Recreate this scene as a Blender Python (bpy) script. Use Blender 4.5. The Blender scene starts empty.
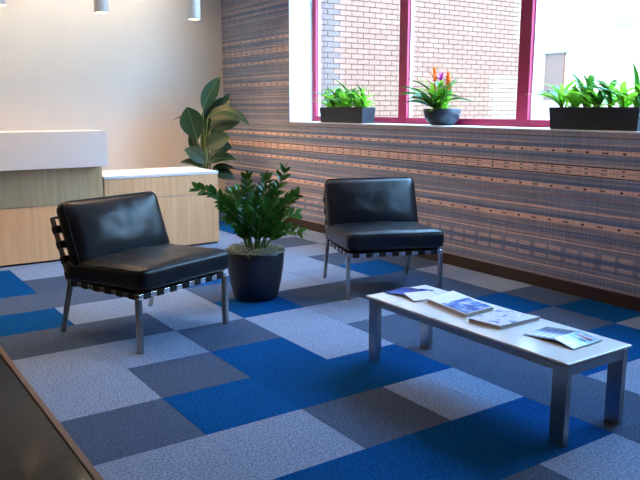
import bpy, bmesh, math, random
from mathutils import Vector, Matrix, Quaternion, noise
random.seed(7)
R = math.radians
PI = math.pi
scene = bpy.context.scene
COL = scene.collection

# ------------------------------------------------------------------ camera
CAM = Vector((0, 0, 1.42)); PITCH = .1805; YAW = .5991; FPX = 726.2
cd = bpy.data.cameras.new('camera'); cam = bpy.data.objects.new('camera', cd); COL.objects.link(cam)
cam.location = CAM; cam.rotation_euler = (PI/2 - PITCH, 0, -YAW)
cd.sensor_fit = 'HORIZONTAL'; cd.sensor_width = 36; cd.lens = FPX/640*36; cd.clip_start = .05; cd.clip_end = 200
scene.camera = cam

# ------------------------------------------------------------------ world, sun, exposure
w = bpy.data.worlds.new('sky'); scene.world = w; w.use_nodes = True
bgn = w.node_tree.nodes['Background']
bgn.inputs[0].default_value = (.30, .60, 1.0, 1); bgn.inputs[1].default_value = 24.0
sun_d = bpy.data.lights.new('sun', 'SUN'); sun_d.energy = 20.0; sun_d.angle = R(1); sun_d.color = (1, .95, .88)
sun = bpy.data.objects.new('sun', sun_d); COL.objects.link(sun)
sun.rotation_euler = Vector((.30, .72, -.62)).to_track_quat('-Z', 'Y').to_euler()
vs = scene.view_settings
vs.view_transform = 'Standard'; vs.look = 'None'; vs.gamma = 1; vs.use_curve_mapping = False
vs.exposure = 0.15
WARM = (1.0, .58, .27); SOFT = (1.0, .86, .68)

# ------------------------------------------------------------------ room measures (metres)
XW = 4.669            # face of the papered window wall
XF = 5.00             # window frame front
YB = 9.21             # back wall
XL, YN, ZC = -4.0, -3.5, 3.4
SILL = 1.255; HEAD = 2.85; JAMB = 7.488; WEND = 1.09
# ------------------------------------------------------------------ helpers
def ray(x, y):
    cp, sp = math.cos(PITCH), math.sin(PITCH)
    fw = Vector((math.sin(YAW)*cp, math.cos(YAW)*cp, -sp)); r = Vector((math.cos(YAW), -math.sin(YAW), 0)); u = r.cross(fw)
    return fw + r*(x-320)/FPX - u*(y-240)/FPX
def at_y(x, y, Y): d = ray(x, y); return CAM + d*((Y-CAM.y)/d.y)
def at_z(x, y, Z): d = ray(x, y); return CAM + d*((Z-CAM.z)/d.z)
def at_x(x, y, X): d = ray(x, y); return CAM + d*((X-CAM.x)/d.x)

class MB:
    def __init__(s): s.v = []; s.f = []
    def add(s, vs_, fs):
        n = len(s.v); s.v += [Vector(p) for p in vs_]; s.f += [tuple(i+n for i in f) for f in fs]; return s
    def box(s, lo, hi, M=None):
        (a, b, c), (d, e, f) = lo, hi
        p = [Vector(q) for q in ((a,b,c),(d,b,c),(d,e,c),(a,e,c),(a,b,f),(d,b,f),(d,e,f),(a,e,f))]
        if M: p = [M @ q for q in p]
        return s.add(p, ((3,2,1,0),(4,5,6,7),(0,1,5,4),(1,2,6,5),(2,3,7,6),(3,0,4,7)))
    def hexa(s, bot, top):
        return s.add(list(bot)+list(top), ((3,2,1,0),(4,5,6,7),(0,1,5,4),(1,2,6,5),(2,3,7,6),(3,0,4,7)))
    def tube(s, pts, rad, n=8, closed=False, cap=True):
        pts = [Vector(p) for p in pts]; N = len(pts); rr = rad if isinstance(rad, (list, tuple)) else [rad]*N
        t0 = (pts[1]-pts[0]).normalized(); a = t0.orthogonal().normalized(); vv = []
        for i, p in enumerate(pts):
            if closed: t = (pts[(i+1) % N]-pts[i-1]).normalized()
            else: t = (pts[min(i+1, N-1)]-pts[max(i-1, 0)]).normalized()
            a = (a - t*a.dot(t)).normalized(); b = t.cross(a)
            for k in range(n):
                th = 2*PI*k/n; vv.append(p + (a*math.cos(th)+b*math.sin(th))*rr[i])
        fs = []
        for i in range(N if closed else N-1):
            j = (i+1) % N
            for k in range(n): fs.append((i*n+k, i*n+(k+1) % n, j*n+(k+1) % n, j*n+k))
        if cap and not closed: fs += [tuple(range(n-1, -1, -1)), tuple((N-1)*n+k for k in range(n))]
        return s.add(vv, fs)
    def lathe(s, prof, n=40, c=(0, 0, 0), cap_b=True, cap_t=False):
        vv = []; fs = []
        for r, z in prof:
            for k in range(n): th = 2*PI*k/n; vv.append((c[0]+r*math.cos(th), c[1]+r*math.sin(th), c[2]+z))
        for i in range(len(prof)-1):
            for k in range(n): fs.append((i*n+k, i*n+(k+1) % n, (i+1)*n+(k+1) % n, (i+1)*n+k))
        if cap_b: fs.append(tuple(range(n-1, -1, -1)))
        if cap_t: fs.append(tuple((len(prof)-1)*n+k for k in range(n)))
        return s.add(vv, fs)
    def mesh(s, name, mat, smooth=False):
        m = bpy.data.meshes.new(name); m.from_pydata([tuple(v) for v in s.v], [], s.f); m.update()
        if mat: m.materials.append(mat)
        if smooth:
            for p in m.polygons: p.use_smooth = True
        return m
    def build(s, name, mat, parent=None, smooth=False, bevel=0, loc=None, rot=None, seg=2):
        o = link(name, s.mesh(name, mat, smooth), parent, loc, rot)
        if bevel:
            b = o.modifiers.new('bevel', 'BEVEL'); b.width = bevel; b.segments = seg; b.limit_method = 'ANGLE'; b.angle_limit = R(35)
        return o
def link(name, data, parent=None, loc=None, rot=None):
    o = bpy.data.objects.new(name, data); COL.objects.link(o)
    if parent: o.parent = parent
    if loc is not None: o.location = loc
    if rot is not None: o.rotation_euler = rot
    return o
def tag(o, label=None, cat=None, group=None, kind=None):
    if label: o['label'] = label
    if cat: o['category'] = cat
    if group: o['group'] = group
    if kind: o['kind'] = kind
    return o
def thing(name, label, cat, loc=(0, 0, 0), rz=0, group=None):
    o = link(name, None, None, loc, (0, 0, rz)); o.empty_display_size = .1
    return tag(o, label, cat, group)
def B(lo, hi): return MB().box(lo, hi)

# ------------------------------------------------------------------ materials
class NT:
    def __init__(s, name):
        s.m = bpy.data.materials.new(name); s.m.use_nodes = True; s.t = s.m.node_tree; s.n = s.t.nodes
        s.b = s.n['Principled BSDF']; s.out = s.n['Material Output']
    def node(s, typ, **kw):
        n = s.n.new(typ)
        for k, v in kw.items(): setattr(n, k, v)
        return n
    def l(s, a, b): s.t.links.new(a, b)
    def set(s, inp, v):
        if hasattr(v, 'is_linked') or isinstance(v, bpy.types.NodeSocket): s.l(v, inp)
        else: inp.default_value = v
    def math(s, op, a, b=0, c=0):
        n = s.node('ShaderNodeMath', operation=op)
        for i, v in enumerate((a, b, c)): s.set(n.inputs[i], v)
        return n.outputs[0]
    def mix(s, fac, a, b, blend='MIX'):
        n = s.node('ShaderNodeMix', data_type='RGBA', blend_type=blend)
        s.set(n.inputs[0], fac)
        for i, v in ((6, a), (7, b)):
            if isinstance(v, tuple) and len(v) == 3: v = v+(1,)
            s.set(n.inputs[i], v)
        return n.outputs[2]
    def coord(s, which='Object'): return s.node('ShaderNodeTexCoord').outputs[which]
    def sep(s, v): n = s.node('ShaderNodeSeparateXYZ'); s.l(v, n.inputs[0]); return n.outputs
    def mapping(s, v, scale=(1, 1, 1), loc=(0, 0, 0), rot=(0, 0, 0)):
        n = s.node('ShaderNodeMapping'); s.l(v, n.inputs[0]); n.inputs['Scale'].default_value = scale; n.inputs['Location'].default_value = loc; n.inputs['Rotation'].default_value = rot
        return n.outputs[0]
    def noise(s, v, scale, detail=2, rough=.5, out='Fac'):
        n = s.node('ShaderNodeTexNoise'); s.l(v, n.inputs['Vector']); n.inputs['Scale'].default_value = scale
        n.inputs['Detail'].default_value = detail; n.inputs['Roughness'].default_value = rough
        return n.outputs[out]
    def ramp(s, fac, stops, interp='LINEAR'):
        n = s.node('ShaderNodeValToRGB'); s.l(fac, n.inputs[0]); cr = n.color_ramp; cr.interpolation = interp
        while len(cr.elements) > 1: cr.elements.remove(cr.elements[-1])
        for i, (p, c) in enumerate(stops):
            e = cr.elements[0] if i == 0 else cr.elements.new(p)
            e.position = p; e.color = (c if isinstance(c, tuple) else (c, c, c))[:3]+(1,)
        return n.outputs[0]
    def bump(s, h, strength=.3, dist=.002):
        n = s.node('ShaderNodeBump'); s.l(h, n.inputs['Height']); n.inputs['Strength'].default_value = strength; n.inputs['Distance'].default_value = dist
        s.l(n.outputs[0], s.b.inputs['Normal'])
    def fin(s, color=None, rough=.5, metal=0, spec=None):
        if color is not None:
            if isinstance(color, tuple): color = color[:3]+(1,)
            s.set(s.b.inputs['Base Color'], color)
        s.set(s.b.inputs['Roughness'], rough); s.set(s.b.inputs['Metallic'], metal)
        if spec is not None: s.b.inputs['Specular IOR Level'].default_value = spec
        return s.m
def plain(name, c, rough=.5, metal=0, var=.06, scale=12, spec=None, bump=0):
    t = NT(name); v = t.coord(); n = t.noise(v, scale, 3)
    dk = tuple(x*(1-var) for x in c); lt = tuple(min(1, x*(1+var)) for x in c)
    if bump: t.bump(t.noise(v, scale*6, 3), bump, .003)
    return t.fin(t.mix(n, dk, lt), rough, metal, spec)
def carpet(name, c, lo=.52, hi=1.48):
    t = NT(name); v = t.coord(); g = t.node('ShaderNodeObjectInfo').outputs['Random']
    n1 = t.noise(v, 95, 2, .7); n2 = t.noise(v, 16, 2); n3 = t.noise(v, 230, 1)
    f = t.math('ADD', t.math('MULTIPLY', n1, .75), t.math('MULTIPLY', n3, .25))
    f2 = t.ramp(f, [(.36, 0.0), (.64, 1.0)])
    base = t.mix(f2, tuple(x*lo for x in c), tuple(x*hi for x in c))
    k = t.math('ADD', t.math('MULTIPLY', g, .14), t.math('ADD', t.math('MULTIPLY', n2, .2), .83))
    kk = t.node('ShaderNodeCombineColor'); [t.l(k, kk.inputs[i]) for i in range(3)]
    col = t.mix(1.0, base, kk.outputs[0], 'MULTIPLY')
    t.bump(f, .6, .004)
    t.b.inputs['Sheen Weight'].default_value = 0
    return t.fin(col, .95, 0, .04)
def wood(name, c1, c2):
    t = NT(name); v = t.coord()
    a = t.noise(t.mapping(v, (26, 26, 1.1)), 1.0, 4, .6); b = t.noise(t.mapping(v, (120, 120, 3)), 1.0, 2)
    f = t.math('ADD', t.math('MULTIPLY', a, .7), t.math('MULTIPLY', b, .3))
    g = t.math('MULTIPLY', t.node('ShaderNodeObjectInfo').outputs['Random'], .08)
    col = t.mix(t.ramp(t.math('ADD', f, g), [(.32, 0.0), (.70, 1.0)]), c1, c2)
    return t.fin(col, .38)
def wallpaper(name='woven_stripe_wallpaper', pale=0):
    t = NT(name); v = t.coord(); x, y, z = t.sep(v)
    P = 1.155; zz = t.math('ADD', z, -.10); u = t.math('FRACT', t.math('DIVIDE', t.math('ADD', zz, 10*P), P))
    wob = t.noise(t.mapping(v, (1, 2.2, 9)), 1.0, 3); u = t.math('ADD', u, t.math('MULTIPLY', t.math('SUBTRACT', wob, .5), .006))
    T = (.88, .63, .51); T2 = (.58, .47, .45); G = (.29, .325, .415); BL = (.17, .23, .37); DK = (.06, .06, .07); MV = (.36, .33, .37)
    segs = [(.10, MV), (.12, BL), (.154, G), (.18, T), (.19, G), (.215, MV), (.222, BL), (.30, BL), (.32, G), (.366, MV), (.372, G), (.39, T), (.40, MV), (.42, T2), (.426, MV), (.444, BL), (.479, MV), (.525, T2), (.535, T), (.57, T2), (.578, BL), (.600, G), (.615, T2), (.620, G),
            (.634, T), (.652, G), (.690, T2), (.700, G), (.730, BL), (.745, MV)]
    segs2 = [(.745, MV), (.765, G), (.795, T2), (.803, T), (.833, T2), (.839, BL), (.86, G), (.875, MV), (.882, BL), (.892, G), (.904, T2), (.912, DK), (.919, T), (.947, T2), (.955, T), (.983, DK), (.990, T2), (1.008, G), (1.022, T2), (1.027, G), (1.04, BL), (1.06, G),
             (1.08, T), (1.113, BL), (1.14, G), (1.15, T2), (1.157, G), (1.198, DK), (1.205, MV), (1.235, G)]
    f = lambda s: [((a-.10)/P, c) for a, c in s]
    r1 = t.ramp(u, f(segs), 'CONSTANT'); r2 = t.ramp(u, f(segs2), 'CONSTANT')
    col = t.mix(t.math('GREATER_THAN', u, (.745-.10)/P), r1, r2)
    # segmented tan rows + dashes along the wall
    yy = t.math('FRACT', t.math('DIVIDE', t.math('ADD', y, 20.07), .305))
    def win(c, h): return t.math('LESS_THAN', t.math('ABSOLUTE', t.math('SUBTRACT', yy, c)), h)
    trip = win(.25, .085); sing = win(.75, .04)
    comb = t.math('GREATER_THAN', t.math('FRACT', t.math('MULTIPLY', yy, 17.6)), .3)
    dash = t.math('MAXIMUM', t.math('MULTIPLY', trip, comb), sing)
    def rows(lst): return t.ramp(u, f([(.10, 0.0)]+[q for a, b in lst for q in ((a, 1.0), (b, 0.0))]), 'CONSTANT')
    seg = rows([(.242, .272), (.314, .350)])
    gap = t.math('MAXIMUM', win(.25, .085), win(.75, .045))
    col = t.mix(t.math('MULTIPLY', t.math('MULTIPLY', seg, t.math('SUBTRACT', 1, gap)), .55), col, T)
    col = t.mix(t.math('MULTIPLY', t.math('GREATER_THAN', z, 1.30), .5), col, (.155, .19, .26))
    col = t.mix(t.math('MULTIPLY', t.math('MULTIPLY', seg, gap), .6), col, MV)
    dr = rows([(.545, .556), (.812, .823), (.931, .941), (.963, .973), (1.087, 1.098)])
    col = t.mix(t.math('MULTIPLY', dr, dash), col, (.02, .02, .03))
    dots = rows([(.134, .144), (.455, .468), (.735, .741), (1.12, 1.128)])
    dw = t.math('GREATER_THAN', t.math('FRACT', t.math('MULTIPLY', yy, 10)), .55)
    col = t.mix(t.math('MULTIPLY', t.math('MULTIPLY', dots, dw), .8), col, T2)
    # warp / weft
    weft = t.noise(t.mapping(v, (1, 2.5, 150)), 1.0, 2); warp = t.noise(t.mapping(v, (1, 90, 4)), 1.0, 2)
    wv = t.math('ADD', t.math('MULTIPLY', weft, .65), t.math('MULTIPLY', warp, .45))
    kk = t.node('ShaderNodeCombineColor'); k = t.math('ADD', t.math('MULTIPLY', wv, 1.7), .10); [t.l(k, kk.inputs[i]) for i in range(3)]
    col = t.mix(1.0, col, kk.outputs[0], 'MULTIPLY')
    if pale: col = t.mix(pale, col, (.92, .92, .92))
    t.bump(weft, .25, .002)
    return t.fin(col, .75, 0, .25)
def concrete():
    t = NT('polished_dark_concrete'); v = t.coord()
    a = t.noise(v, 2.2, 6, .65); b = t.noise(v, 14, 5, .7)
    f = t.math('ADD', t.math('MULTIPLY', a, .6), t.math('MULTIPLY', b, .4))
    col = t.ramp(f, [(.35, (.001, .002, .004)), (.5, (.003, .005, .009)), (.60, (.006, .009, .014)), (.72, (.022, .022, .024))])
    t.bump(b, .06, .004)
    return t.fin(col, t.ramp(b, [(.3, .07), (.7, .24)]), 0, .10)
def leafmat(name, c, c2, rough=.3, trans=0.0):
    t = NT(name); v = t.coord(); g = t.node('ShaderNodeObjectInfo').outputs['Random']
    n = t.noise(v, 9, 2)
    f = t.math('ADD', t.math('MULTIPLY', n, .5), t.math('MULTIPLY', g, .5))
    col = t.mix(f, c, c2); m = t.fin(col, rough, 0, .5)
    if trans:
        tr = t.node('ShaderNodeBsdfTranslucent'); t.l(col, tr.inputs[0]); mx = t.node('ShaderNodeMixShader'); mx.inputs[0].default_value = trans
        t.l(t.b.outputs[0], mx.inputs[1]); t.l(tr.outputs[0], mx.inputs[2]); t.l(mx.outputs[0], t.out.inputs[0])
    return m
def glass():
    t = NT('window_glass'); tr = t.node('ShaderNodeBsdfTransparent'); tr.inputs[0].default_value = (.97, .98, .98, 1)
    gl = t.node('ShaderNodeBsdfGlossy'); gl.inputs['Roughness'].default_value = .02
    mx = t.node('ShaderNodeMixShader'); mx.inputs[0].default_value = .04
    t.l(tr.outputs[0], mx.inputs[1]); t.l(gl.outputs[0], mx.inputs[2]); t.l(mx.outputs[0], t.out.inputs[0])
    return t.m
def emit(name, c, s):
    t = NT(name); t.b.inputs['Emission Color'].default_value = c+(1,); t.b.inputs['Emission Strength'].default_value = s
    return t.fin((.9, .85, .75), .4)
M = {}
M['paper'] = wallpaper(); M['paper_daylit'] = wallpaper('daylit_stripe_wallpaper', .8)  # second copy has the daylight on the reveal mixed into its colour
M['cream'] = plain('cream_wall_paint', (.82, .77, .68), .8, 0, .03, 3)
M['taupe'] = plain('grey_taupe_wall_paint', (.26, .24, .22), .8, 0, .03, 3)
M['ceil'] = plain('grey_ceiling_paint', (.42, .41, .40), .9, 0, .03, 3)
M['jamb'] = plain('white_painted_reveal', (.86, .87, .88), .6, 0, .03, 4)
M['bb'] = plain('dark_brown_rubber_base', (.050, .030, .022), .45, 0, .15, 8)
M['L'] = carpet('carpet_pale_grey_blue', (.195, .268, .41)); M['M'] = carpet('carpet_slate_grey', (.060, .094, .165)); M['B'] = carpet('carpet_strong_blue', (.0015, .062, .225))
M['sub'] = plain('carpet_backing', (.06, .06, .07), .9); M['conc'] = concrete()
M['strip'] = plain('brown_edge_trim', (.085, .048, .038), .4, 0, .12, 6)
M['red'] = plain('crimson_painted_aluminium', (.42, .012, .060), .35, 0, .06, 5)
M['glass'] = glass()
M['wood'] = wood('light_maple_veneer', (.72, .375, .17), (.92, .55, .28)); M['white_stone'] = plain('white_solid_surface', (.80, .79, .77), .35, 0, .025, 14)
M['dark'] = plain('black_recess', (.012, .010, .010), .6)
M['steel'] = plain('brushed_steel', (.45, .43, .41), .30, 1, .08, 30); M['chrome'] = plain('polished_chrome', (.85, .84, .82), .25, 1, .04, 20)
def leather():
    t = NT('black_leather'); v = t.coord()
    t.bump(t.math('ADD', t.noise(v, 240, 3), t.math('MULTIPLY', t.noise(v, 7, 2), .8)), .16, .006)
    return t.fin(t.mix(t.noise(v, 6, 3), (.003, .005, .009), (.007, .011, .018)), t.ramp(t.noise(v, 14, 3), [(.3, .28), (.7, .40)]), 0, .42)
M['leather'] = leather(); M['strap'] = plain('black_leather_strap', (.008, .008, .010), .45)
M['pot'] = plain('matte_black_planter', (.012, .013, .018), .38, 0, .2, 20); M['planter'] = plain('charcoal_planter', (.014, .017, .028), .42, 0, .15, 10)
M['soil'] = plain('dark_soil', (.03, .02, .014), .95, 0, .4, 60, None, .8)
M['moss'] = leafmat('grey_green_moss', (.20, .22, .12), (.38, .38, .26), .9)
M['zz'] = leafmat('glossy_dark_green_leaf', (.009, .060, .010), (.032, .160, .020), .26, .15)
M['zzstem'] = leafmat('green_stalk', (.04, .12, .02), (.07, .18, .03), .4)
M['tall'] = leafmat('deep_green_leaf', (.004, .026, .009), (.012, .058, .014), .5, .12); M['tallstem'] = leafmat('pale_green_stem', (.14, .20, .06), (.20, .26, .08), .45)
M['bright'] = leafmat('bright_green_leaf', (.14, .46, .02), (.36, .68, .05), .35, .6); M['bright2'] = leafmat('mid_green_leaf', (.03, .18, .02), (.09, .33, .03), .35, .22)
M['strap_leaf'] = leafmat('strap_leaf_green', (.02, .12, .015), (.06, .22, .02), .35, .1)
M['orange'] = leafmat('orange_bract', (.85, .16, .015), (.95, .30, .03), .4, .25); M['redb'] = leafmat('red_orange_bract', (.80, .06, .015), (.90, .16, .02), .4, .25); M['magenta'] = leafmat('magenta_bract', (.45, .03, .28), (.55, .08, .40), .4, .25)
M['tablewhite'] = plain('white_back_painted_glass', (.86, .91, .94), .10, 0, .01, 3)
M['lampwhite'] = plain('white_lamp_enamel', (.80, .79, .77), .35, 0, .02, 5)
M['bulb'] = emit('warm_lamp_glow', WARM, 60)
M['paperpage'] = plain('white_paper', (.80, .80, .80), .5, 0, .03, 30)
M['pagedge'] = plain('grey_page_edges', (.36, .36, .36), .7, 0, .2, 90)

# ------------------------------------------------------------------ room shell
def st(o): return tag(o, kind='structure')
GX, GY, TS = 1.275, 2.756, .5          # carpet grid
EDGE = GX - .5
floor = st(MB().box((EDGE-.001, YN, -.10), (XW, YB, -.008)).build('floor', M['sub']))
st(MB().box((XL, YN, -.10), (EDGE-.001, YB, -.006)).build('floor_concrete', M['conc']))
MB().box((EDGE-.028, YN, -.012), (EDGE, YB, .004)).build('edge_strip', M['strip'], floor, bevel=.002)
cmap = {}
rowsrc = {   # a : string of classes for b = -1 .. 6
 -5: 'LMBLMLBM', -4: 'MLBMLMBL', -3: 'LBMLMLLM', -2: 'LBBBMLML', -1: 'LLMLMBBL', 0: 'MBBBMMMB', 1: 'LMBLMLBM', 2: 'LLMLLMML', 3: 'MMLBMMML', 4: 'BLLMLLBM',
 5: 'MMLBLLMM', 6: 'BMLMLLLM', 7: 'BLMLLLML', 8: 'LLBMLLLL', 9: 'MBLLMLBM', 10: 'LMLBLMBM', 11: 'BLMLMLMM', 12: 'LMBLMBLM'}
full = B((0, 0, -.008), (TS-.0012, TS-.0012, 0)); tile_mesh = {}
def tmesh(c, wx, wy):
    k = (c, round(wx, 3), round(wy, 3))
    if k not in tile_mesh: tile_mesh[k] = B((0, 0, -.008), (wx-.0012, wy-.0012, 0)).mesh('carpet_tile', M[c])
    return tile_mesh[k]
for a in range(-12, 13):
    src = rowsrc.get(a) or ''.join(random.choice('LMB') for _ in range(8))
    for b in range(-1, 7):
        x0 = GX+b*TS; y0 = GY+a*TS; wx = min(TS, XW-.012-x0); y1 = min(y0+TS, YB); y0 = max(y0, YN)
        if y1-y0 < .02: continue
        link('carpet_tile', tmesh(src[b+1], wx, y1-y0), floor, (x0, y0, 0))

# window wall (papered), with the long window opening
ww = MB(); X2 = XW+.40
ww.box((XW, YN, -.1), (X2, YB+.2, SILL-.012)); ww.box((XW, YN, HEAD), (X2, YB+.2, ZC)); ww.box((XW, JAMB, SILL-.012), (X2, YB+.2, HEAD)); ww.box((XW, YN, SILL-.012), (X2, WEND, HEAD))
st(ww.build('wall_right', M['paper']))
st(B((XL, YB, -.1), (XW, YB+.2, ZC)).build('wall_back', M['cream']))
st(B((XL-.2, YN, -.1), (XL, YB+.2, ZC)).build('wall_left', M['taupe']))
st(B((XL-.2, YN-.2, -.1), (X2, YN, ZC)).build('wall_near', M['taupe']))
st(B((XL-.2, YN-.2, ZC), (X2, YB+.2, ZC+.25)).build('ceiling', M['ceil']))
st(B((XW-.012, YN, 0), (XW, YB, .10)).build('baseboard_right', M['bb'], bevel=.003))
st(B((XL, YB-.012, 0), (XW-.012, YB, .10)).build('baseboard_back', M['bb'], bevel=.003))

# window: reveal boards, sill, crimson frame, mullions, panes
win = st(link('window_1', None, None, (XF, JAMB, SILL)))
def wpart(mb, name, mat, bevel=0):
    for q in mb.v: q -= Vector((XF, JAMB, SILL))
    return mb.build(name, mat, win, bevel=bevel)
FD = .075
wpart(B((XW+.001, WEND, SILL-.012), (X2, JAMB, SILL)), 'window_sill', M['jamb'], .003)
wpart(B((XW+.001, JAMB-.012, SILL), (X2, JAMB, HEAD)), 'reveal', M['paper_daylit'] if 'paper_daylit' in M else M['jamb'])
wpart(B((XW+.001, WEND, HEAD-.012), (X2, JAMB, HEAD)), 'reveal', M['jamb'])
wpart(B((XF, WEND, SILL), (XF+FD, JAMB-.012, SILL+.062)), 'bottom_rail', M['red'], .003)
wpart(B((XF, WEND, HEAD-.08), (XF+FD, JAMB-.012, HEAD-.012)), 'top_rail', M['red'], .003)
mull = [7.475, 5.875, 4.31, 2.76, 1.215]
for i, y in enumerate(mull):
    wd = .07 if i == 0 else .125
    wpart(B((XF-.006, y-wd, SILL), (XF+FD, y, HEAD-.012)), 'mullion', M['red'], .003)
    y2 = mull[i+1] if i+1 < len(mull) else WEND
    wpart(B((XF+.058, y2-.002, SILL+.06), (XF+.064, y-wd+.002, HEAD-.07)), 'pane', M['glass'])
    wpart(B((XF+.030, y-wd-.012, SILL+.062), (XF+.058, y-wd, HEAD-.08)), 'glazing_bead', M['jamb'])

# ------------------------------------------------------------------ outside: brick wing, pale far house, yard
yard = st(B((X2, -25, -.6), (45, 40, -.35)).build('ground_outside', plain('pale_paving', (.55, .53, .50), .9, 0, .1, 2)))
YBW = 9.6
def brickmat():
    t = NT('pink_red_brick'); g = t.node('ShaderNodeObjectInfo').outputs['Random']
    return t.fin(t.ramp(g, [(0, (.088, .046, .030)), (.5, (.093, .049, .032)), (1, (.100, .055, .036))]), .9)
M['brick'] = brickmat(); M['brick_shaded'] = plain('shaded_brick', (.050, .034, .029), .9, 0, .15, 5); M['brickwhite'] = plain('white_painted_brick', (.125, .092, .066), .85, 0, .08, 6)
M['mortar'] = plain('brown_mortar', (.082, .043, .029), .95, 0, .08, 8)
wing = thing('brick_wing', 'pink brick wall of the neighbouring building seen through the two left panes', 'building', (5.4, YBW, -.35))
def wp(mb, name, mat, parent=wing, bevel=0):
    for q in mb.v: q -= wing.location
    return mb.build(name, mat, parent, bevel=bevel)
wbody = wp(B((5.4, YBW, -.35), (11.45, YBW+3, 8)), 'masonry_core', M['mortar'])
bl, bh = .235, .082
bm_cache = {}
def bmesh_of(mat, L):
    k = (mat.name, round(L, 3))
    if k not in bm_cache: bm_cache[k] = B((0, -.016, 0), (L-.012, 0, bh-.013)).mesh('brick', mat)
    return bm_cache[k]
cand = []
for j in range(0, 100):
    z = -.35 + j*bh
    for i in range(-1, 34):
        x = 5.4 + (i + (.5 if j % 2 else 0))*bl
        if x < 5.4 or x+bl > 11.45: continue
        cand.append((x, z))
def bscore(q):
    return abs(q[0]-8.6)/2.6 + abs(q[1]-2.25)/1.1
cand.sort(key=bscore)
rest = {}
for n, (x, z) in enumerate(cand):
    m = M['brick_shaded'] if x < 6.75 else M['brick']  # shaded strip at the left end, put into the brick colour
    if 10.3 < x and 1.0 < z < 1.95: m = M['brickwhite']
    if x > 10.9 and 2.6 < z: m = M['brickwhite']
    if n < 300:
        link('brick', bmesh_of(m, bl), wbody, (x-5.4, 0, z+.35))
    else:
        rest.setdefault(m.name, (m, MB()))[1].box((x-5.4, -.016, z+.35), (x-5.4+bl-.012, 0, z+.35+bh-.013))
for nm, (m, mb) in rest.items():
    o = mb.build('brick_courses', m, wbody); tag(o, kind='stuff')

far = thing('pale_house', 'sunlit white house front with a brown doorway, seen through the right pane', 'building', (20, 0, -.35))
M['farwall'] = plain('white_render', (.26, .20, .15), .9, 0, .04, 1); M['farpink'] = plain('pinkish_render', (.20, .14, .10), .9, 0, .06, 1); M['fardoor'] = plain('brown_timber_door', (.060, .022, .008), .7, 0, .15, 4)
M['fargrey'] = plain('grey_far_glass', (.10, .085, .07), .6)
def fp(mb, name, mat, parent=far):
    for q in mb.v: q -= far.location
    return mb.build(name, mat, parent)
fp(B((20, -14, -.35), (24, 17.6, 9)), 'facade', M['farwall'])
def fq(x0, y0, x1, y1, X=20.0):   # facade rectangle seen between two picture points
    p, q = at_x(x0, y0, X), at_x(x1, y1, X); return (min(p.y, q.y), max(p.y, q.y), min(p.z, q.z), max(p.z, q.z))
a0, a1, b0, b1 = fq(547, 54, 563, 100)
fp(B((19.93, a0, b0), (20, a1, b1)), 'doorway', M['fardoor'])
fp(B((19.88, a0-.1, b1), (20, a1+.2, b1+.14)), 'lintel', M['fargrey'])
fp(B((19.90, a1-.02, b0), (20, a1+.12, b1)), 'door_jamb', M['fargrey'])
a0, a1, b0, b1 = fq(617, 18, 633, 25); fp(B((19.95, a0, b0), (20, a1, b1)), 'window', M['fargrey'])
a0, a1, b0, b1 = fq(575, 66, 700, 112); fp(B((19.96, a0, b0), (20, a1, b1)), 'plinth_panel', M['farpink'])

# ------------------------------------------------------------------ reception counter and low desk
YD = 6.875
cx0, cx1 = -1.2, 2.19
rc = thing('reception_counter', 'tall maple reception counter topped by a long white box ledge', 'counter', (cx0, YD, 0))
def rp(mb, name, mat, root=rc, bevel=.002, parent=None):
    for q in mb.v: q -= root.location
    return mb.build(name, mat, parent or root, bevel=bevel)
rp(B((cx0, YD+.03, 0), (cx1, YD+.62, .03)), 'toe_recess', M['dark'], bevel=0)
rp(B((cx0, YD, .02), (cx1, YD+.02, .533)), 'lower_panel', M['wood'])
rp(B((cx0, YD, .538), (cx1-.006, YD+.02, .90)), 'upper_panel', M['wood'])
rp(B((cx0, YD+.02, .03), (cx1, YD+.62, .88)), 'carcass', M['wood'])
zb = at_y(107.8, 166.3, YD-.15).z; zt = at_y(107.8, 130.6, YD-.15).z; xr = at_y(107.8, 150, YD-.15).x
rp(B((cx0, YD-.15, zb), (xr, YD+.24, zt)), 'ledge_box', M['white_stone'], bevel=.003)
ld = thing('low_desk', 'low maple desk with white slab top beside the tall counter', 'desk', (2.19, YD, 0))
lx1 = 3.40; zl = .770
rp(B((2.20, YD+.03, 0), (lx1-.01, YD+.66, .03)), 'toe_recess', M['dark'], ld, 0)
rp(B((2.192, YD, .02), (lx1-.012, YD+.02, .533)), 'lower_panel', M['wood'], ld)
rp(B((2.198, YD, .538), (lx1-.012, YD+.02, zl-.03)), 'upper_panel', M['wood'], ld)
rp(B((2.192, YD+.02, .03), (lx1-.013, YD+.68, zl-.03)), 'carcass', M['wood'], ld)
rp(B((lx1-.012, YD, .02), (lx1, YD+.68, zl-.028)), 'end_panel', M['wood'], ld)
rp(B((2.192, YD-.006, zl-.028), (lx1+.004, YD+.69, zl)), 'desk_top', M['white_stone'], ld, .003)
rp(B((2.2, YD+.002, .533), (lx1-.012, YD+.01, .538)), 'shadow_gap', M['steel'], ld, 0)

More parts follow.
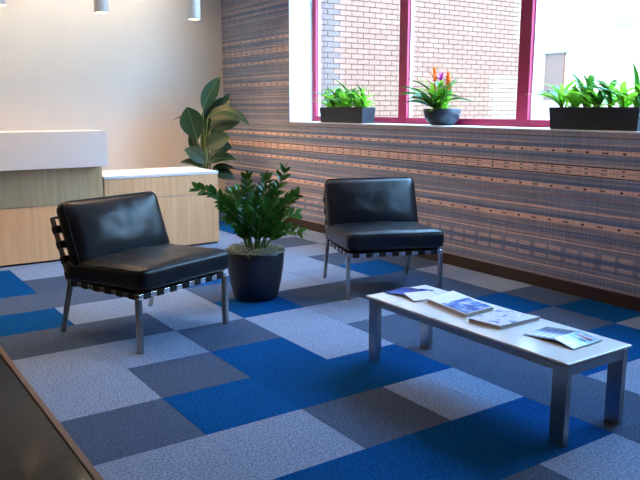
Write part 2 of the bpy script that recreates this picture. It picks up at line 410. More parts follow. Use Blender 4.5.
# ------------------------------------------------------------------ pendant lamps over the desk
def pendant(x, label):
    Y, zb_ = 7.9, 2.405
    t = thing('pendant_lamp', label, 'pendant lamp', (x, Y, zb_), 0, 'white cylinder pendants over the desk')
    mb = MB(); mb.lathe([(.052, .06), (.066, .004), (.070, 0), (.074, .003), (.074, .42), (.066, .432), (.004, .435)], 32, cap_b=False, cap_t=True)
    mb.build('shade', M['lampwhite'], t, smooth=False)
    MB().lathe([(.002, .055), (.053, .055)], 24, cap_b=False).build('bulb', M['bulb'], t)
    MB().tube([(0, 0, .43), (0, 0, ZC-zb_-.02)], .006, 8).build('rod', M['lampwhite'], t)
    MB().lathe([(.06, ZC-zb_-.025), (.06, ZC-zb_)], 24, cap_b=True, cap_t=True).build('canopy', M['lampwhite'], t)
    l = bpy.data.lights.new('pendant_light', 'SPOT'); l.energy = 55; l.color = WARM; l.spot_size = R(125); l.spot_blend = .7; l.shadow_soft_size = .05
    o = link('pendant_light', l, t, (0, 0, .03))
    return t
px = [at_y(101.5, 11, 7.9).x, at_y(194, 17, 7.9).x]; sp = px[1]-px[0]
pendant(px[1], 'white cylinder pendant lamp nearest the striped wall corner'); pendant(px[0], 'white cylinder pendant lamp above the end of the tall counter')
pendant(at_y(-2, 5, 7.9).x, 'white cylinder pendant lamp cut off at the left picture edge')

# added ceiling downlights, out of view, put in to light floor, desk and walls
def added_downlight(x, y, e, size=95, col=WARM, where='', aim=None):
    t = thing('added_downlight', 'added ceiling light outside the view, '+where, 'added_downlight', (x, y, ZC), 0, 'added ceiling lights outside the view')
    MB().lathe([(.055, -.002), (.060, -.012), (.085, -.010), (.088, 0)], 24, cap_b=False).build('trim_ring', M['lampwhite'], t)
    MB().lathe([(.001, -.003), (.056, -.003)], 20, cap_b=False).build('lens', M['bulb'], t)
    l = bpy.data.lights.new('added_spot', 'SPOT'); l.energy = e; l.color = col; l.spot_size = R(size); l.spot_blend = .6; l.shadow_soft_size = .06
    o = link('added_spot', l, t, (0, 0, -.02))
    if aim: o.rotation_euler = (Vector(aim)-Vector((x, y, ZC))).to_track_quat('-Z', 'Y').to_euler()
ORD = ('first', 'second', 'third', 'fourth', 'fifth')
for k, y in enumerate((7.2, 5.1, 3.0, .9, -1.5)): added_downlight(3.75, y, 78, 62, where=ORD[k]+' from the back wall in the row along the window', aim=(XW+.10, y, .75))
for k, y in enumerate((3.4, 1.2, -1.5)): added_downlight(1.2, y, 26, where=ORD[k]+' from the desk in the row over the carpet edge')
for k, x in enumerate((2.2, .9, -.4)): added_downlight(x, 5.7, 125, 115, (1.0, .68, .42), ORD[k]+' from the window in the row before the desk front')
for k, x in enumerate((1.15, 0, -1.3, -2.6)): added_downlight(x, 8.2, 38, 150, SOFT, ORD[k]+' from the pendants in the row behind the counter')
for x, q in ((2.3, 'over the low desk, close to the back wall'), (3.4, 'beside the tall plant, close to the back wall')): added_downlight(x, 8.65, 38, 140, SOFT, q)

# ------------------------------------------------------------------ lounge chairs
def cushion_mesh(name, W, D, H, r, puff, seed, n=22, wrinkle=.006):
    """soft boxed cushion: rounded box, domed faces, soft creases"""
    bm = bmesh.new(); bmesh.ops.create_cube(bm, size=2); bmesh.ops.subdivide_edges(bm, edges=bm.edges[:], cuts=n, use_grid_fill=True)
    hw, hd, hh = W/2, D/2, H/2
    for v in bm.verts:
        u, w_, t = v.co
        q = Vector((u*hw, w_*hd, t*hh)); inner = Vector((max(-hw+r, min(hw-r, q.x)), max(-hd+r, min(hd-r, q.y)), max(-hh+r, min(hh-r, q.z))))
        d = q-inner
        if d.length > 1e-6: q = inner + d.normalized()*min(r, max(abs(d.x), abs(d.y), abs(d.z)))
        dome = (1-abs(u)**2.6)*(1-abs(w_)**2.6)
        side = 1-abs(t)**2
        q.z += math.copysign(1, t)*puff*dome*min(1, abs(t)*1.3)
        q.x += math.copysign(1, u)*.010*side*(abs(u) > .93); q.y += math.copysign(1, w_)*.010*side*(abs(w_) > .93)
        p = Vector((q.x*5+seed, q.y*5, q.z*5))
        q.z += wrinkle*dome*(noise.noise(p*1.3)+.6*noise.noise(p*3.1))*2
        # radial gathers towards the edges
        edge = max(abs(u), abs(w_))
        g = math.sin((q.x if abs(w_) > abs(u) else q.y)*58 + 4*noise.noise(p)) * max(0, (edge-.72)/.28)*(1-max(0, (edge-.95)/.05))
        q.z += math.copysign(1, t)*.0016*g
        v.co = q
    m = bpy.data.meshes.new(name); bm.to_mesh(m); bm.free(); m.materials.append(M['leather'])
    for p in m.polygons: p.use_smooth = True
    return m
def piping_mesh(W, D, H, r, name='piping'):
    mb = MB()
    for s in (-1, 1):
        pts = []; rr = r*1.2; hw, hd = W/2+.001, D/2+.001
        for cx, cy, a0 in ((1, 1, 0), (-1, 1, 90), (-1, -1, 180), (1, -1, 270)):
            for k in range(6):
                th = R(a0+k*18); pts.append((cx*(hw-rr)+rr*math.cos(th), cy*(hd-rr)+rr*math.sin(th), s*(H/2-r*.45)))
        mb.tube(pts, .0035, 6, closed=True)
    return mb.mesh(name, M['leather'], True)
CW = .722               # leg spacing
def make_chair(label):
    t = thing('lounge_chair', label, 'chair', group='pair of black leather lounge chairs')
    yf, yr = -.345, .30; zf = .352; th = .030; b = .012
    # side / front / back rails: flat chrome bars on edge
    f = MB(); h = CW/2
    f.box((-h-b, yf-b, zf-th), (h+b, yf, zf)); f.box((-h-b, yr, zf-th), (h+b, yr+b, zf))
    f.box((-h-b, yf, zf-th), (-h, yr, zf)); f.box((h, yf, zf-th), (h+b, yr, zf))
    f.build('seat_frame', M['chrome'], t, bevel=.002)
    for sx in (-1, 1):
        x = sx*(h+b/2); g = .013
        MB().box((x-g, yf-b-.004, 0), (x+g, yf+.020, zf-th+.004)).build('leg', M['steel'], t, bevel=.002)
        yt, y0 = yr-.02, .395
        MB().hexa([(x-g, y0-.013, 0), (x+g, y0-.013, 0), (x+g, y0+.013, 0), (x-g, y0+.013, 0)], [(x-g, yt-.013, zf-.004), (x+g, yt-.013, zf-.004), (x+g, yt+.013, zf-.004), (x-g, yt+.013, zf-.004)]).build('leg', M['steel'], t, bevel=.002)
    # reclined back frame
    lean = R(20); Lb = .44; up = Vector((0, math.sin(lean), math.cos(lean))); bk = Vector((0, math.cos(lean), -math.sin(lean))); o0 = Vector((0, yr-.035, zf-.02))
    f = MB()
    def bar(x0, x1, s0, s1, d=.040):
        P = lambda x, s, k: o0+Vector((x, 0, 0))+up*s+bk*k
        f.hexa([P(x0, s0, 0), P(x1, s0, 0), P(x1, s0, d), P(x0, s0, d)], [P(x0, s1, 0), P(x1, s1, 0), P(x1, s1, d), P(x0, s1, d)])
    bar(-h-b, -h, 0, Lb); bar(h, h+b, 0, Lb); bar(-h, h, Lb-.012, Lb)
    f.build('back_frame', M['chrome'], t, bevel=.002)
    # straps woven across the back, wrapped round the uprights
    for k in range(4):
        s = .040+k*.098; mb = MB(); P = lambda x, s_, kk: o0+Vector((x, 0, 0))+up*s_+bk*kk
        x0, x1 = -h-b-.004, h+b+.004
        mb.hexa([P(x0, s, -.004), P(x1, s, -.004), P(x1, s, .044), P(x0, s, .044)], [P(x0, s+.046, -.004), P(x1, s+.046, -.004), P(x1, s+.046, .044), P(x0, s+.046, .044)])
        mb.build('back_strap', M['strap'], t, bevel=.002)
    # seat straps both ways, wrapped round the rails
    n = 7
    for k in range(n):
        x = -h + (k+.5)*CW/n
        MB().box((x-.026, yf-b-.004, zf-th-.003), (x+.026, yr+b+.004, zf+.004)).build('seat_strap', M['strap'], t, bevel=.002)
    n = 6
    for k in range(n):
        y = yf + (k+.5)*(yr-yf)/n
        MB().box((-h-b-.004, y-.026, zf-th-.0035), (h+b+.004, y+.026, zf+.0035)).build('seat_strap', M['strap'], t, bevel=.002)
    # cushions
    W, D, H, r = .745, .71, .140, .034
    sc = link('seat_cushion', cushion_mesh('seat_cushion', W, D, H, r, .016, 1.3), t, (0, -.035, zf+.006+H/2), (R(-2.0), 0, 0))
    link('piping', piping_mesh(W, D, H, r), sc)
    W2, D2, H2 = .75, .415, .115
    ang = PI/2-lean
    ctr = o0 + up*(.080+D2/2) - bk*(H2/2+.040)
    bc = link('back_cushion', cushion_mesh('back_cushion', W2, D2, H2, .040, .052, 5.1, wrinkle=.0045), t, ctr, (ang, 0, 0))
    link('piping', piping_mesh(W2, D2, H2, .040), bc)
    return t
def place(t, fl, deg):
    a = R(deg); loc = Vector((CW/2+.006, .345, 0)); c, s = math.cos(a), math.sin(a)
    t.location = (fl[0]+loc.x*c-loc.y*s, fl[1]+loc.x*s+loc.y*c, 0); t.rotation_euler = (0, 0, a)
c1 = make_chair('black leather lounge chair on steel legs standing in front of the maple desk'); place(c1, (1.432, 3.963), 20.6)
def copy_tree(o, parent=None):
    c = o.copy(); COL.objects.link(c); c.parent = parent
    for ch in o.children: copy_tree(ch, c)
    return c
c2 = copy_tree(c1); c2['label'] = 'black leather lounge chair on steel legs standing under the window beside the coffee table'; place(c2, (3.152, 4.245), -21)

# ------------------------------------------------------------------ coffee table
tb = thing('coffee_table', 'long low coffee table with white glass top on flat brushed steel legs', 'table', (2.70, 2.455, 0))
def tp(mb, name, mat, bevel=.002):
    for q in mb.v: q -= tb.location
    return mb.build(name, mat, tb, bevel=bevel)
TX0, TX1, TY0, TY1, TZ = 2.456, 2.904, 1.778, 3.135, .378
tp(B((TX0, TY0, TZ-.012), (TX1, TY1, TZ)), 'table_top', M['tablewhite'], .004)
lx = (TX0+.012, TX1-.012-.032)
for x in lx:
    for y in (TY0+.012, TY1-.012-.075): tp(B((x, y, 0), (x+.032, y+.075, TZ-.020)), 'leg', M['steel'])
for y in (TY0+.014, TY1-.014-.026): tp(B((lx[0]+.032, y, TZ-.062), (lx[1], y+.026, TZ-.0205)), 'end_rail', M['steel'])
for x in lx: tp(B((x+.004, TY0+.087, TZ-.052), (x+.028, TY1-.087, TZ-.024)), 'side_rail', M['steel'])
for x in (lx[0]+.016, lx[1]+.016):
    for y in (TY0+.05, TY1-.05): tp(MB().lathe([(.012, TZ-.020), (.012, TZ-.012)], 16, (x, y, 0), True, True), 'standoff', M['chrome'], 0)

# ------------------------------------------------------------------ printed matter on the table
def cover(name, stops, scale=(6, 6, 1), rot=0, mixw=0):
    t = NT(name); v = t.coord(); n = t.noise(t.mapping(v, scale, (0, 0, 0), (0, 0, rot)), 1.0, 3, .55)
    return t.fin(t.ramp(n, stops), .22)
def split_cover(name, axis_rot, white_until, pic):
    t = NT(name); v = t.coord('Object'); x, y, z = t.sep(t.mapping(v, (1, 1, 1), (0, 0, 0), (0, 0, axis_rot)))
    n = t.noise(t.mapping(v, (14, 14, 1)), 1.0, 3); p = t.ramp(n, pic)
    return t.fin(t.mix(t.math('GREATER_THAN', x, white_until), (.86, .86, .85), p), .22)
def quad_slab(name, px, z0, h, mats, label, cat, group=None, edge=None, curl=0):
    """flat printed item: corners from the photo laid on the table, top sheet + page block"""
    pts = [at_z(x, y, z0+h) for x, y in px]; c = sum(pts, Vector())/4; c.z = z0
    t = thing(name, label, cat, c, 0, group)
    P = [Vector((p.x-c.x, p.y-c.y, 0)) for p in pts]
    area = sum(P[i].x*P[(i+1) % 4].y-P[(i+1) % 4].x*P[i].y for i in range(4))
    if area < 0: P = P[::-1]
    up = Vector((0, 0, 1))
    MB().hexa([p*.992+up*.0008 for p in P], [p*.992+up*(h-.0012) for p in P]).build('page_block', edge or M['pagedge'], t, bevel=.0008)
    MB().hexa([p+up*(h-.0012) for p in P], [p+up*h for p in P]).build('front_cover', mats, t)
    MB().hexa([p for p in P], [p+up*.0008 for p in P]).build('back_cover', M['paperpage'], t)
    return t
BLU = [(.28, (.015, .06, .30)), (.42, (.03, .16, .60)), (.54, (.15, .38, .80)), (.66, (.85, .90, .95))]
PALE = [(.30, (.10, .10, .55)), (.40, (.30, .42, .82)), (.48, (.80, .85, .93)), (.58, (.55, .68, .92)), (.66, (.90, .90, .92))]
DKB = [(.30, (.008, .02, .16)), (.5, (.01, .08, .48)), (.65, (.03, .17, .66)), (.8, (.5, .6, .8))]
M['cov2'] = cover('magazine_cover_blue_photo', BLU, (14, 14, 1)); M['cov3'] = cover('magazine_cover_pale_blue', PALE, (16, 16, 1))
M['cov1'] = cover('brochure_cover_deep_blue', DKB, (9, 9, 1))
z1 = TZ+.0005
mg = quad_slab('magazine', [(427, 298.5), (453, 290.5), (494, 306.5), (465.5, 314)], z1, .022, M['paperpage'], 'thick magazine with half white, half blue photo cover on the table', 'magazine', 'magazines on the coffee table')
quad_slab('magazine', [(468.8, 318.5), (500.5, 309), (540, 316.5), (500.5, 325.8)], z1, .020, M['cov3'], 'magazine with pale blue and violet cover on the middle of the table', 'magazine', 'magazines on the coffee table')
pp = [at_z(x, y, z1+.022)-mg.location for x, y in ((441, 303.6), (468, 297.6), (492.3, 306.5), (465.6, 313.4))]
pp = [Vector((p.x, p.y, .0215)) for p in pp]
MB().hexa(pp, [p+Vector((0, 0, .001)) for p in pp]).build('cover_photo', M['cov2'], mg)
# fanned leaflets: each a thin folded sheet, propped on the one below
def leaflet(px, zs, mat, label, group, frame=None, cat='brochure', inset=.95):
    pts = [at_z(x, y, z) for (x, y), z in zip(px, zs)]; c = sum(pts, Vector())/4; c.z = TZ
    t = thing('brochure', label, cat, c, 0, group); P = [p-c for p in pts]
    area = sum(P[i].x*P[(i+1) % 4].y-P[(i+1) % 4].x*P[i].y for i in range(4))
    if area < 0: P = P[::-1]
    up = Vector((0, 0, 1)); mid = sum(P, Vector())/4
    MB().hexa([p for p in P], [p+up*.0022 for p in P]).build('sheet', frame or M['leafedge'], t)
    q = [mid+(p-mid)*inset+up*.0026 for p in P]
    MB().hexa([mid+(p-mid)*inset+up*.0021 for p in P], q).build('cover_print', mat, t)
    return t
M['leafedge'] = plain('navy_border_print', (.006, .014, .085), .3)
M['leafwhite'] = cover('white_leaflet_print', [(.2, (.86, .86, .86)), (.7, (.80, .83, .88)), (.85, (.3, .45, .8))], (5, 5, 1))
def fade():
    t = NT('brochure_cover_sky_fade'); v = t.coord(); x, y, z = t.sep(t.mapping(v, (1, 1, 1), (0, 0, 0), (0, 0, R(25))))
    n = t.noise(t.mapping(v, (22, 22, 1)), 1.0, 3)
    f = t.math('ADD', t.math('MULTIPLY', x, 4.2), t.math('ADD', t.math('MULTIPLY', t.math('SUBTRACT', n, .5), .7), .52))
    return t.fin(t.ramp(f, [(.15, (.86, .88, .90)), (.42, (.55, .70, .85)), (.62, (.10, .30, .62)), (.80, (.015, .06, .28)), (.95, (.01, .03, .16))]), .22)
M['fade'] = fade()
def stripe_fade():
    t = NT('leaflet_navy_to_white'); v = t.coord(); x, y, z = t.sep(t.mapping(v, (1, 1, 1), (0, 0, 0), (0, 0, R(-30))))
    f = t.math('ADD', t.math('MULTIPLY', x, 5.0), .5)
    return t.fin(t.ramp(f, [(.22, (.84, .87, .90)), (.42, (.60, .72, .86)), (.56, (.06, .15, .42)), (.75, (.01, .03, .15))]), .25)
M['fade2'] = stripe_fade()
M['pink'] = plain('pink_print', (.65, .10, .22), .3)
# left fan
zq = TZ+.001
leaflet([(384.5, 292.6), (405, 287.2), (418, 289.8), (399, 295.6)], [zq, zq, zq+.002, zq+.004], M['cov1'], 'deep blue leaflet at the far end of the table, leftmost of its fan', 'leaflets fanned at the far end')
leaflet([(389, 293.4), (411, 287.9), (424, 290.3), (402.5, 296)], [zq+.004, zq+.004, zq+.005, zq+.006], M['cov1'], 'deep blue leaflet in the middle of the far fan, under the white one', 'leaflets fanned at the far end')
leaflet([(395, 293.6), (421, 288.9), (434.5, 290.4), (406, 296.5)], [zq+.008, zq+.007, zq+.007, zq+.008], M['cov1'], 'deep blue leaflet on top of the far fan, its right end showing', 'leaflets fanned at the far end')
leaflet([(402.5, 293.3), (430, 290.8), (443, 296.8), (414, 302.0)], [zq+.018, zq+.012, zq+.004, zq+.002], M['leafwhite'], 'white leaflet lying open over the deep blue leaflets', 'leaflets fanned at the far end')
# right fan
for k, nm in enumerate(('lowest and leftmost leaflet of the near fan, navy with pale stripe', 'second leaflet of the near fan, navy with pale stripe', 'third leaflet of the near fan, navy with pale stripe', 'fourth leaflet of the near fan, navy with pale stripe', 'fifth leaflet of the near fan, half under the pictured one')):
    dx = k*6.2; dy = k*1.0
    leaflet([(522.7+dx, 334.8+dy), (547+dx, 327.0+dy*.9), (557+dx, 328.4+dy*.9), (533+dx, 336.8+dy)], [zq+k*.0032, zq+k*.0032, zq+k*.0032, zq+k*.0032], M['fade2'], nm, 'leaflets fanned at the near end', inset=.80)
lt = leaflet([(552.5, 338.2), (578.5, 331.2), (602.5, 340.6), (573.5, 349.6)], [zq+.020, zq+.018, zq+.003, zq+.002], M['fade'], 'pictured leaflet with blue sky fade and pink heading, topmost of the near fan', 'leaflets fanned at the near end')
# short pink heading marks on the topmost leaflet
def mark(x0, y0, x1, y1, wd, mat):
    a, b = at_z(x0, y0, zq+.0165), at_z(x1, y1, zq+.0125); d = (b-a).normalized(); s = d.cross(Vector((0, 0, 1)))*wd; c = lt.location
    q = [p-c for p in (a-s, b-s, b+s, a+s)]; up = Vector((0, 0, .0012))
    MB().hexa([p-up for p in q], [p+up for p in q]).build('heading_print', mat, lt)
mark(577.5, 334.2, 591, 339.4, .0075, M['pink']); mark(574.5, 336.2, 586, 340.6, .003, M['leafwhite'])

# ------------------------------------------------------------------ leaves
def leaf_mb(pts, width, nrm, nseg=9, fold=.25, tipk=1.0, peak=.42):
    """blade along a bezier of 3 points; width profile pointed at both ends; V fold"""
    a, b, c = [Vector(p) for p in pts]; mb = MB(); rows_ = []
    for i in range(nseg+1):
        s = i/nseg; p = a*(1-s)**2+b*2*s*(1-s)+c*s*s; d = ((b-a)*(1-s)+(c-b)*s).normalized()
        side = d.cross(nrm).normalized(); n2 = side.cross(d).normalized()
        e = math.log(.5)/math.log(peak); wv = math.sin(PI*min(1, max(0, s**e)))**.8 if 0 < s < 1 else .03
        h = width/2*max(wv, .03); rows_.append([p-side*h+n2*h*fold, p-side*h*.5+n2*h*fold*.35, p, p+side*h*.5+n2*h*fold*.35, p+side*h+n2*h*fold])
    v = [q for r_ in rows_ for q in r_]; f = []
    for i in range(nseg):
        for k in range(4): f.append((i*5+k, i*5+k+1, (i+1)*5+k+1, (i+1)*5+k))
    return mb.add(v, f)
VIEWR = Vector((math.cos(YAW), -math.sin(YAW), 0)); VIEWF = Vector((math.sin(YAW), math.cos(YAW), 0)); UP = Vector((0, 0, 1))

# tall broad-leaved plant in the corner
tpos = Vector((at_y(204, 190, 8.35).x, 8.35, 0))
tall = thing('tall_foliage_plant', 'tall broad-leaved potted plant in the corner behind the desk', 'plant', tpos)
MB().lathe([(.13, 0), (.15, .02), (.19, .36), (.195, .38), (.18, .38), (.172, .34), (.001, .34)], 32).build('pot', M['pot'], tall, smooth=False, bevel=0)
MB().lathe([(.172, .345), (.001, .36)], 24, cap_b=False).build('soil', M['soil'], tall)
depth = (tpos-CAM).dot(VIEWF)
def tpt(x, y, d=0):      # point near the plant, d metres nearer(-)/farther(+)
    r_ = ray(x, y); k = (depth+d)/r_.dot(VIEWF); return CAM+r_*k-tpos
def tleaf(b, t_, wid, d0, d1, sag=(0, 0), nh=None, stem=None, fold=.2, peak=.42, mat='tall'):
    a = tpt(*b, d0); c = tpt(*t_, d1); m = (a+c)/2+VIEWR*sag[0]+UP*sag[1]
    nrm = nh or (-VIEWF+UP*.5)
    lf = leaf_mb([a, m, c], wid*1.18, Vector(nrm).normalized(), 12, fold, 1, peak).build('leaf', M[mat], tall, smooth=True)
    mid = [a*(1-s)**2+m*2*s*(1-s)+c*s*s for s in [i/8 for i in range(9)]]
    off = (-VIEWF)*.003+UP*.002
    MB().tube([p+off for p in mid], [.005*(1-.8*i/8) for i in range(9)], 5).build('midrib', M['tallstem'], lf)
    s0 = Vector((random.uniform(-.05, .05), random.uniform(-.05, .05), .34)); mm = s0*.35+a*.65; mm.x = s0.x*.7+a.x*.3; mm.y = s0.y*.7+a.y*.3
    pts = [s0*(1-s)**2+mm*2*s*(1-s)+a*s*s for s in [i/8 for i in range(9)]]
    MB().tube(pts, [.014-.007*i/8 for i in range(9)], 7).build('stem', M['tallstem'], tall, smooth=True)
VN = -VIEWF
tleaf((203, 110), (220, 77), .165, .0, .05, (-.05, .0), VN+VIEWR*.5+UP*.2, peak=.5)
tleaf((197, 141), (187, 107), .245, -.1, -.15, (-.0, .04), VN+UP*.3, peak=.52)
tleaf((208, 118), (250, 126), .13, -.05, -.1, (-.02, .27), VN+UP*.9)
tleaf((213, 122), (229, 93), .13, .1, .2, (0, .02), VN*.6+VIEWR*.7)
tleaf((210, 130), (240, 122), .28, .0, .08, (0, .10), VN*.8+UP*.7, peak=.5)
tleaf((206, 148), (230, 138), .20, -.1, -.1, (0, .06), VN+UP*.5, peak=.5)
tleaf((201, 118), (172, 121), .10, .05, .05, (.05, .10), UP+VN*.25)
tleaf((205, 163), (184, 150), .17, -.15, -.2, (.0, .06), VN*.8+UP*.7)
tleaf((203, 168), (180, 163), .13, -.15, -.25, (.02, .07), VN*.6+UP)
tleaf((210, 163), (236, 160), .18, -.1, -.05, (-.02, .09), VN*.6+UP)
tleaf((212, 170), (236, 170), .12, -.1, 0, (0, .08), VN*.5+UP)
tleaf((214, 176), (234, 180), .16, -.1, -.05, (0, .10), VN*.8+UP*.7)
tleaf((214, 134), (236, 112), .20, .12, .18, (0, .05), VN+UP*.4, peak=.5)
tleaf((211, 152), (232, 148), .18, .05, .1, (0, .07), VN+UP*.5)
tleaf((213, 112), (231, 100), .15, .15, .2, (0, .04), VN+UP*.3)
tleaf((204, 125), (215, 100), .16, .12, .2, (.03, .03), VN+VIEWR*.2)
tleaf((202, 145), (214, 118), .17, .08, .12, (.04, .02), VN+VIEWR*.5)
tleaf((200, 155), (190, 132), .12, .1, .15, (-.03, .02), VN-VIEWR*.3)

# glossy fern-like plant in the black floor pot
ppos = Vector((2.622, 4.705, 0))
zz = thing('potted_zamia_plant', 'glossy dark green plant in a round black floor pot between the chairs', 'plant', ppos)
MB().lathe([(.135, 0), (.158, .006), (.172, .04), (.196, .14), (.211, .24), (.217, .32), (.219, .362), (.214, .370), (.205, .366), (.200, .33), (.001, .33)], 48).build('pot', M['pot'], zz, smooth=True)
MB().lathe([(.200, .335), (.12, .352), (.001, .358)], 32, cap_b=False).build('soil', M['soil'], zz)
ms = MB(); rnd = random.Random(3)
for k in range(420):
    a = rnd.uniform(0, 2*PI); r_ = .205*math.sqrt(rnd.uniform(.12, 1)); p = Vector((r_*math.cos(a), r_*math.sin(a), .352+rnd.uniform(0, .03)))
    pts = [p]
    d = Vector((rnd.uniform(-1, 1), rnd.uniform(-1, 1), rnd.uniform(-.1, .5))).normalized()
    for i in range(4):
        d = (d+Vector((rnd.uniform(-1, 1), rnd.uniform(-1, 1), rnd.uniform(-.7, .5)))*.7).normalized(); q = pts[-1]+d*.018
        rr = math.hypot(q.x, q.y)
        if rr > .225: q.x *= .225/rr; q.y *= .225/rr
        q.z = max(.345, min(.395, q.z)) if rr < .21 else max(.33, min(.385, q.z))
        pts.append(q)
    ms.tube(pts, .0028, 4, cap=False)
tag(ms.build('moss', M['moss'], zz), kind='stuff')
zdepth = (ppos-CAM).dot(VIEWF)
def zpt(x, y, d=0): r_ = ray(x, y); return CAM+r_*((zdepth+d)/r_.dot(VIEWF))-ppos
zleaf = leaf_mb([(0, 0, 0), (.046, 0, .012), (.098, 0, .000)], .046, Vector((0, 0, 1)), 6, .22, 1, .45).mesh('leaflet', M['zz'], True)
def frond(tip, d, bulge, nl=9, sc=1.0, face=None):
    c = zpt(*tip, d); a = Vector((c.x, c.y, 0)).normalized()*rnd.uniform(.02, .07); a.z = .34
    m = a.lerp(c, .5)+UP*bulge - Vector((c.x, c.y, 0))*.18
    N = 14; P = [a*(1-s)**2+m*2*s*(1-s)+c*s*s for s in [i/N for i in range(N+1)]]
    stem = MB().tube(P, [.0085-.0055*i/N for i in range(N+1)], 6).build('frond', M['zzstem'], zz, smooth=True)
    out = Vector((c.x, c.y, 0)).normalized() if math.hypot(c.x, c.y) > .01 else -VIEWF
    for i in range(nl):
        s = .30+.66*i/(nl-1); p = a*(1-s)**2+m*2*s*(1-s)+c*s*s; tg = ((m-a)*(1-s)+(c-m)*s).normalized()
        nrm = (UP*.6-VIEWF*.55+out*.15); side = tg.cross(nrm).normalized()
        for sg in (-1, 1):
            fwd = (side*sg*.72+tg*.78+UP*rnd.uniform(-.05, .28)+Vector((rnd.uniform(-.2, .2),)*3)).normalized()
            zz_ = (nrm-fwd*nrm.dot(fwd)).normalized(); yy = zz_.cross(fwd)
            k = sc*1.15*(1.12-.40*s)*rnd.uniform(.85, 1.15)
            o = link('leaflet', zleaf, stem); mt = Matrix((fwd, yy, zz_)).transposed().to_4x4(); mt.translation = p
            o.matrix_local = mt @ Matrix.Scale(k, 4)
    o = link('leaflet', zleaf, stem); tg = (c-m).normalized(); zz_ = (UP-tg*UP.dot(tg)).normalized(); mt = Matrix((tg, zz_.cross(tg), zz_)).transposed().to_4x4(); mt.translation = c-tg*.01; o.matrix_local = mt @ Matrix.Scale(.8*sc, 4)
for tip, d, bl_, nl in (((197, 190), -.10, .22, 9), ((285, 170), .02, .02, 8), ((247, 178), -.05, .05, 8), ((266, 179), .10, .08, 8), ((297, 196), -.08, .10, 8), ((297, 214), .12, .16, 7), ((299, 233), -.05, .14, 6),
                    ((222, 205), -.15, .12, 8), ((232, 193), .12, .06, 8), ((229, 222), -.18, .10, 7), ((275, 193), -.22, .05, 8), ((257, 196), -.26, .06, 8), ((243, 205), -.24, .06, 7), ((281, 215), -.22, .09, 7),
                    ((262, 215), -.28, .07, 6), ((238, 190), .2, .06, 7)):
    frond(tip, d, bl_, nl)

# ------------------------------------------------------------------ window-sill planters
blade = [leaf_mb([(0, 0, 0), (.07, 0, .15*b_), (L_*1.35, 0, .07*b_)], wd*1.25, Vector((0, 0, 1)), 8, .30, 1, .45).mesh('leaf', M[mt], True)
         for b_, L_, wd, mt in ((1.1, .17, .034, 'bright'), (.7, .20, .030, 'bright'), (1.4, .15, .036, 'bright2'), (.4, .19, .028, 'bright'), (1.0, .22, .024, 'bright2'))]
def tuft(root, c, n, rnd, reach=1.0, elev=(-.1, 1.0)):
    for k in range(n):
        a = rnd.uniform(0, 2*PI); e = rnd.uniform(*elev); s = rnd.uniform(.75, 1.15)*reach
        if math.cos(a) > .5: s *= .62           # glass side
        o = link('leaf', rnd.choice(blade), root); o.matrix_local = Matrix.Translation(Vector(c)+Vector((rnd.uniform(-.02, .02), rnd.uniform(-.02, .02), 0))) @ Matrix.Rotation(a, 4, 'Z') @ Matrix.Rotation(-e*.8, 4, 'Y') @ Matrix.Rotation(rnd.uniform(-.4, .4), 4, 'X') @ Matrix.Scale(s, 4)
def trough(y0, y1, x0, x1, h, label, seed, tufts, n, reach=1.0):
    c = Vector(((x0+x1)/2, (y0+y1)/2, SILL)); t = thing('window_planter', label, 'planter', c, 0, 'charcoal trough planters on the sill')
    hx, hy = (x1-x0)/2, (y1-y0)/2; k = .90
    def ring(fx, fy, z): return [(-fx, -fy, z), (fx, -fy, z), (fx, fy, z), (-fx, fy, z)]
    mb = MB(); rings = [ring(hx*k, hy*.96, 0), ring(hx, hy, h), ring(hx-.012, hy-.012, h), ring(hx-.016, hy-.016, h-.03)]
    v = [p for r_ in rings for p in r_]; f = [(3, 2, 1, 0)]
    for i in range(3):
        for j in range(4): f.append((i*4+j, i*4+(j+1) % 4, (i+1)*4+(j+1) % 4, (i+1)*4+j))
    f.append((12, 13, 14, 15)); mb.add(v, f).build('trough', M['planter'], t, bevel=.006)
    B((-hx+.018, -hy+.018, h-.029), (hx-.018, hy-.018, h-.018)).build('soil', M['soil'], t)
    rnd = random.Random(seed)
    for i in range(tufts):
        y = -hy+.07+(2*hy-.14)*i/(tufts-1); tuft(t, (rnd.uniform(-.03, .01), y, h-.02), n, rnd, reach)
    return t
trough(6.10, 6.90, 4.70, 4.88, .168, 'low charcoal trough of bright green leaves on the sill beside the wall corner', 11, 7, 18, 1.12)
trough(2.965, 3.735, 4.70, 4.88, .168, 'charcoal trough of spiky green leaves on the sill at the right picture edge', 12, 7, 16, 1.12)
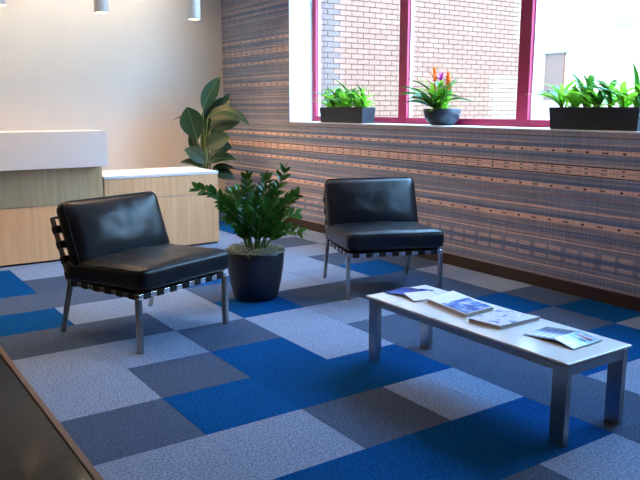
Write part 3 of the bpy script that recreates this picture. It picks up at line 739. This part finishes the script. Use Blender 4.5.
# round bowl with bromeliads
bp_ = Vector((4.85, 5.07, SILL)); bw = thing('bowl_planter', 'round dark bowl of bromeliads with orange and magenta flowers on the sill', 'planter', bp_)
MB().lathe([(.085, 0), (.105, .006), (.150, .045), (.172, .095), (.177, .150), (.171, .155), (.162, .150), (.148, .125), (.001, .125)], 40).build('bowl', M['planter'], bw, smooth=True)
MB().lathe([(.148, .128), (.001, .135)], 28, cap_b=False).build('soil', M['soil'], bw)
rb = random.Random(21)
tuft(bw, (-.03, .05, .13), 14, rb, 1.3, (.2, 1.3)); tuft(bw, (-.03, -.06, .13), 14, rb, 1.25, (.1, 1.2)); tuft(bw, (-.05, 0, .13), 18, rb, .9, (-.2, .8)); tuft(bw, (.02, 0, .13), 10, rb, 1.35, (.8, 1.5))
long_leaf = leaf_mb([(0, 0, 0), (.20, 0, .26), (.46, 0, .13)], .034, Vector((0, 0, 1)), 10, .3, 1, .4).mesh('leaf', M['strap_leaf'], True)
for a, e in ((R(262), .05), (R(278), -.05), (R(100), .15), (R(85), 0), (R(115), .3), (R(245), .25), (R(92), -.12), (R(150), .1), (R(215), .1)):
    o = link('leaf', long_leaf, bw); o.matrix_local = Matrix.Translation((-.02, 0, .13)) @ Matrix.Rotation(a, 4, 'Z') @ Matrix.Rotation(-e, 4, 'Y') @ Matrix.Rotation(.75 if a > PI else -.75, 4, 'X')
def flower(y, top, mat, mat2, n, size, spread, label):
    st_ = MB().tube([(-.03, y*.6, .12), (-.03, y, top-.02)], .006, 6).build('flower_stalk', M['bright2'], bw)
    br = leaf_mb([(0, 0, 0), (size*.5, 0, size*.16), (size, 0, 0)], size*.34, Vector((0, 0, 1)), 6, .3, 1, .4)
    ms_ = [br.mesh('bract', M[mat], True), br.mesh('bract', M[mat2], True)]
    for k in range(n):
        s = k/(n-1); a = k*2.4; e = R(10+spread*s); z = top-size*.9*(1-s)*(1.6 if n > 12 else .5)
        o = link('bract', ms_[k % 2], st_); o.matrix_local = Matrix.Translation((-.03, y, z)) @ Matrix.Rotation(a, 4, 'Z') @ Matrix.Rotation(-e, 4, 'Y') @ Matrix.Scale(1-.25*s, 4)
flower(.085, .47, 'orange', 'orange', 14, .125, 55, 'a'); flower(-.005, .425, 'magenta', 'magenta', 12, .10, 60, 'b'); flower(-.095, .44, 'redb', 'orange', 26, .085, 65, 'c')
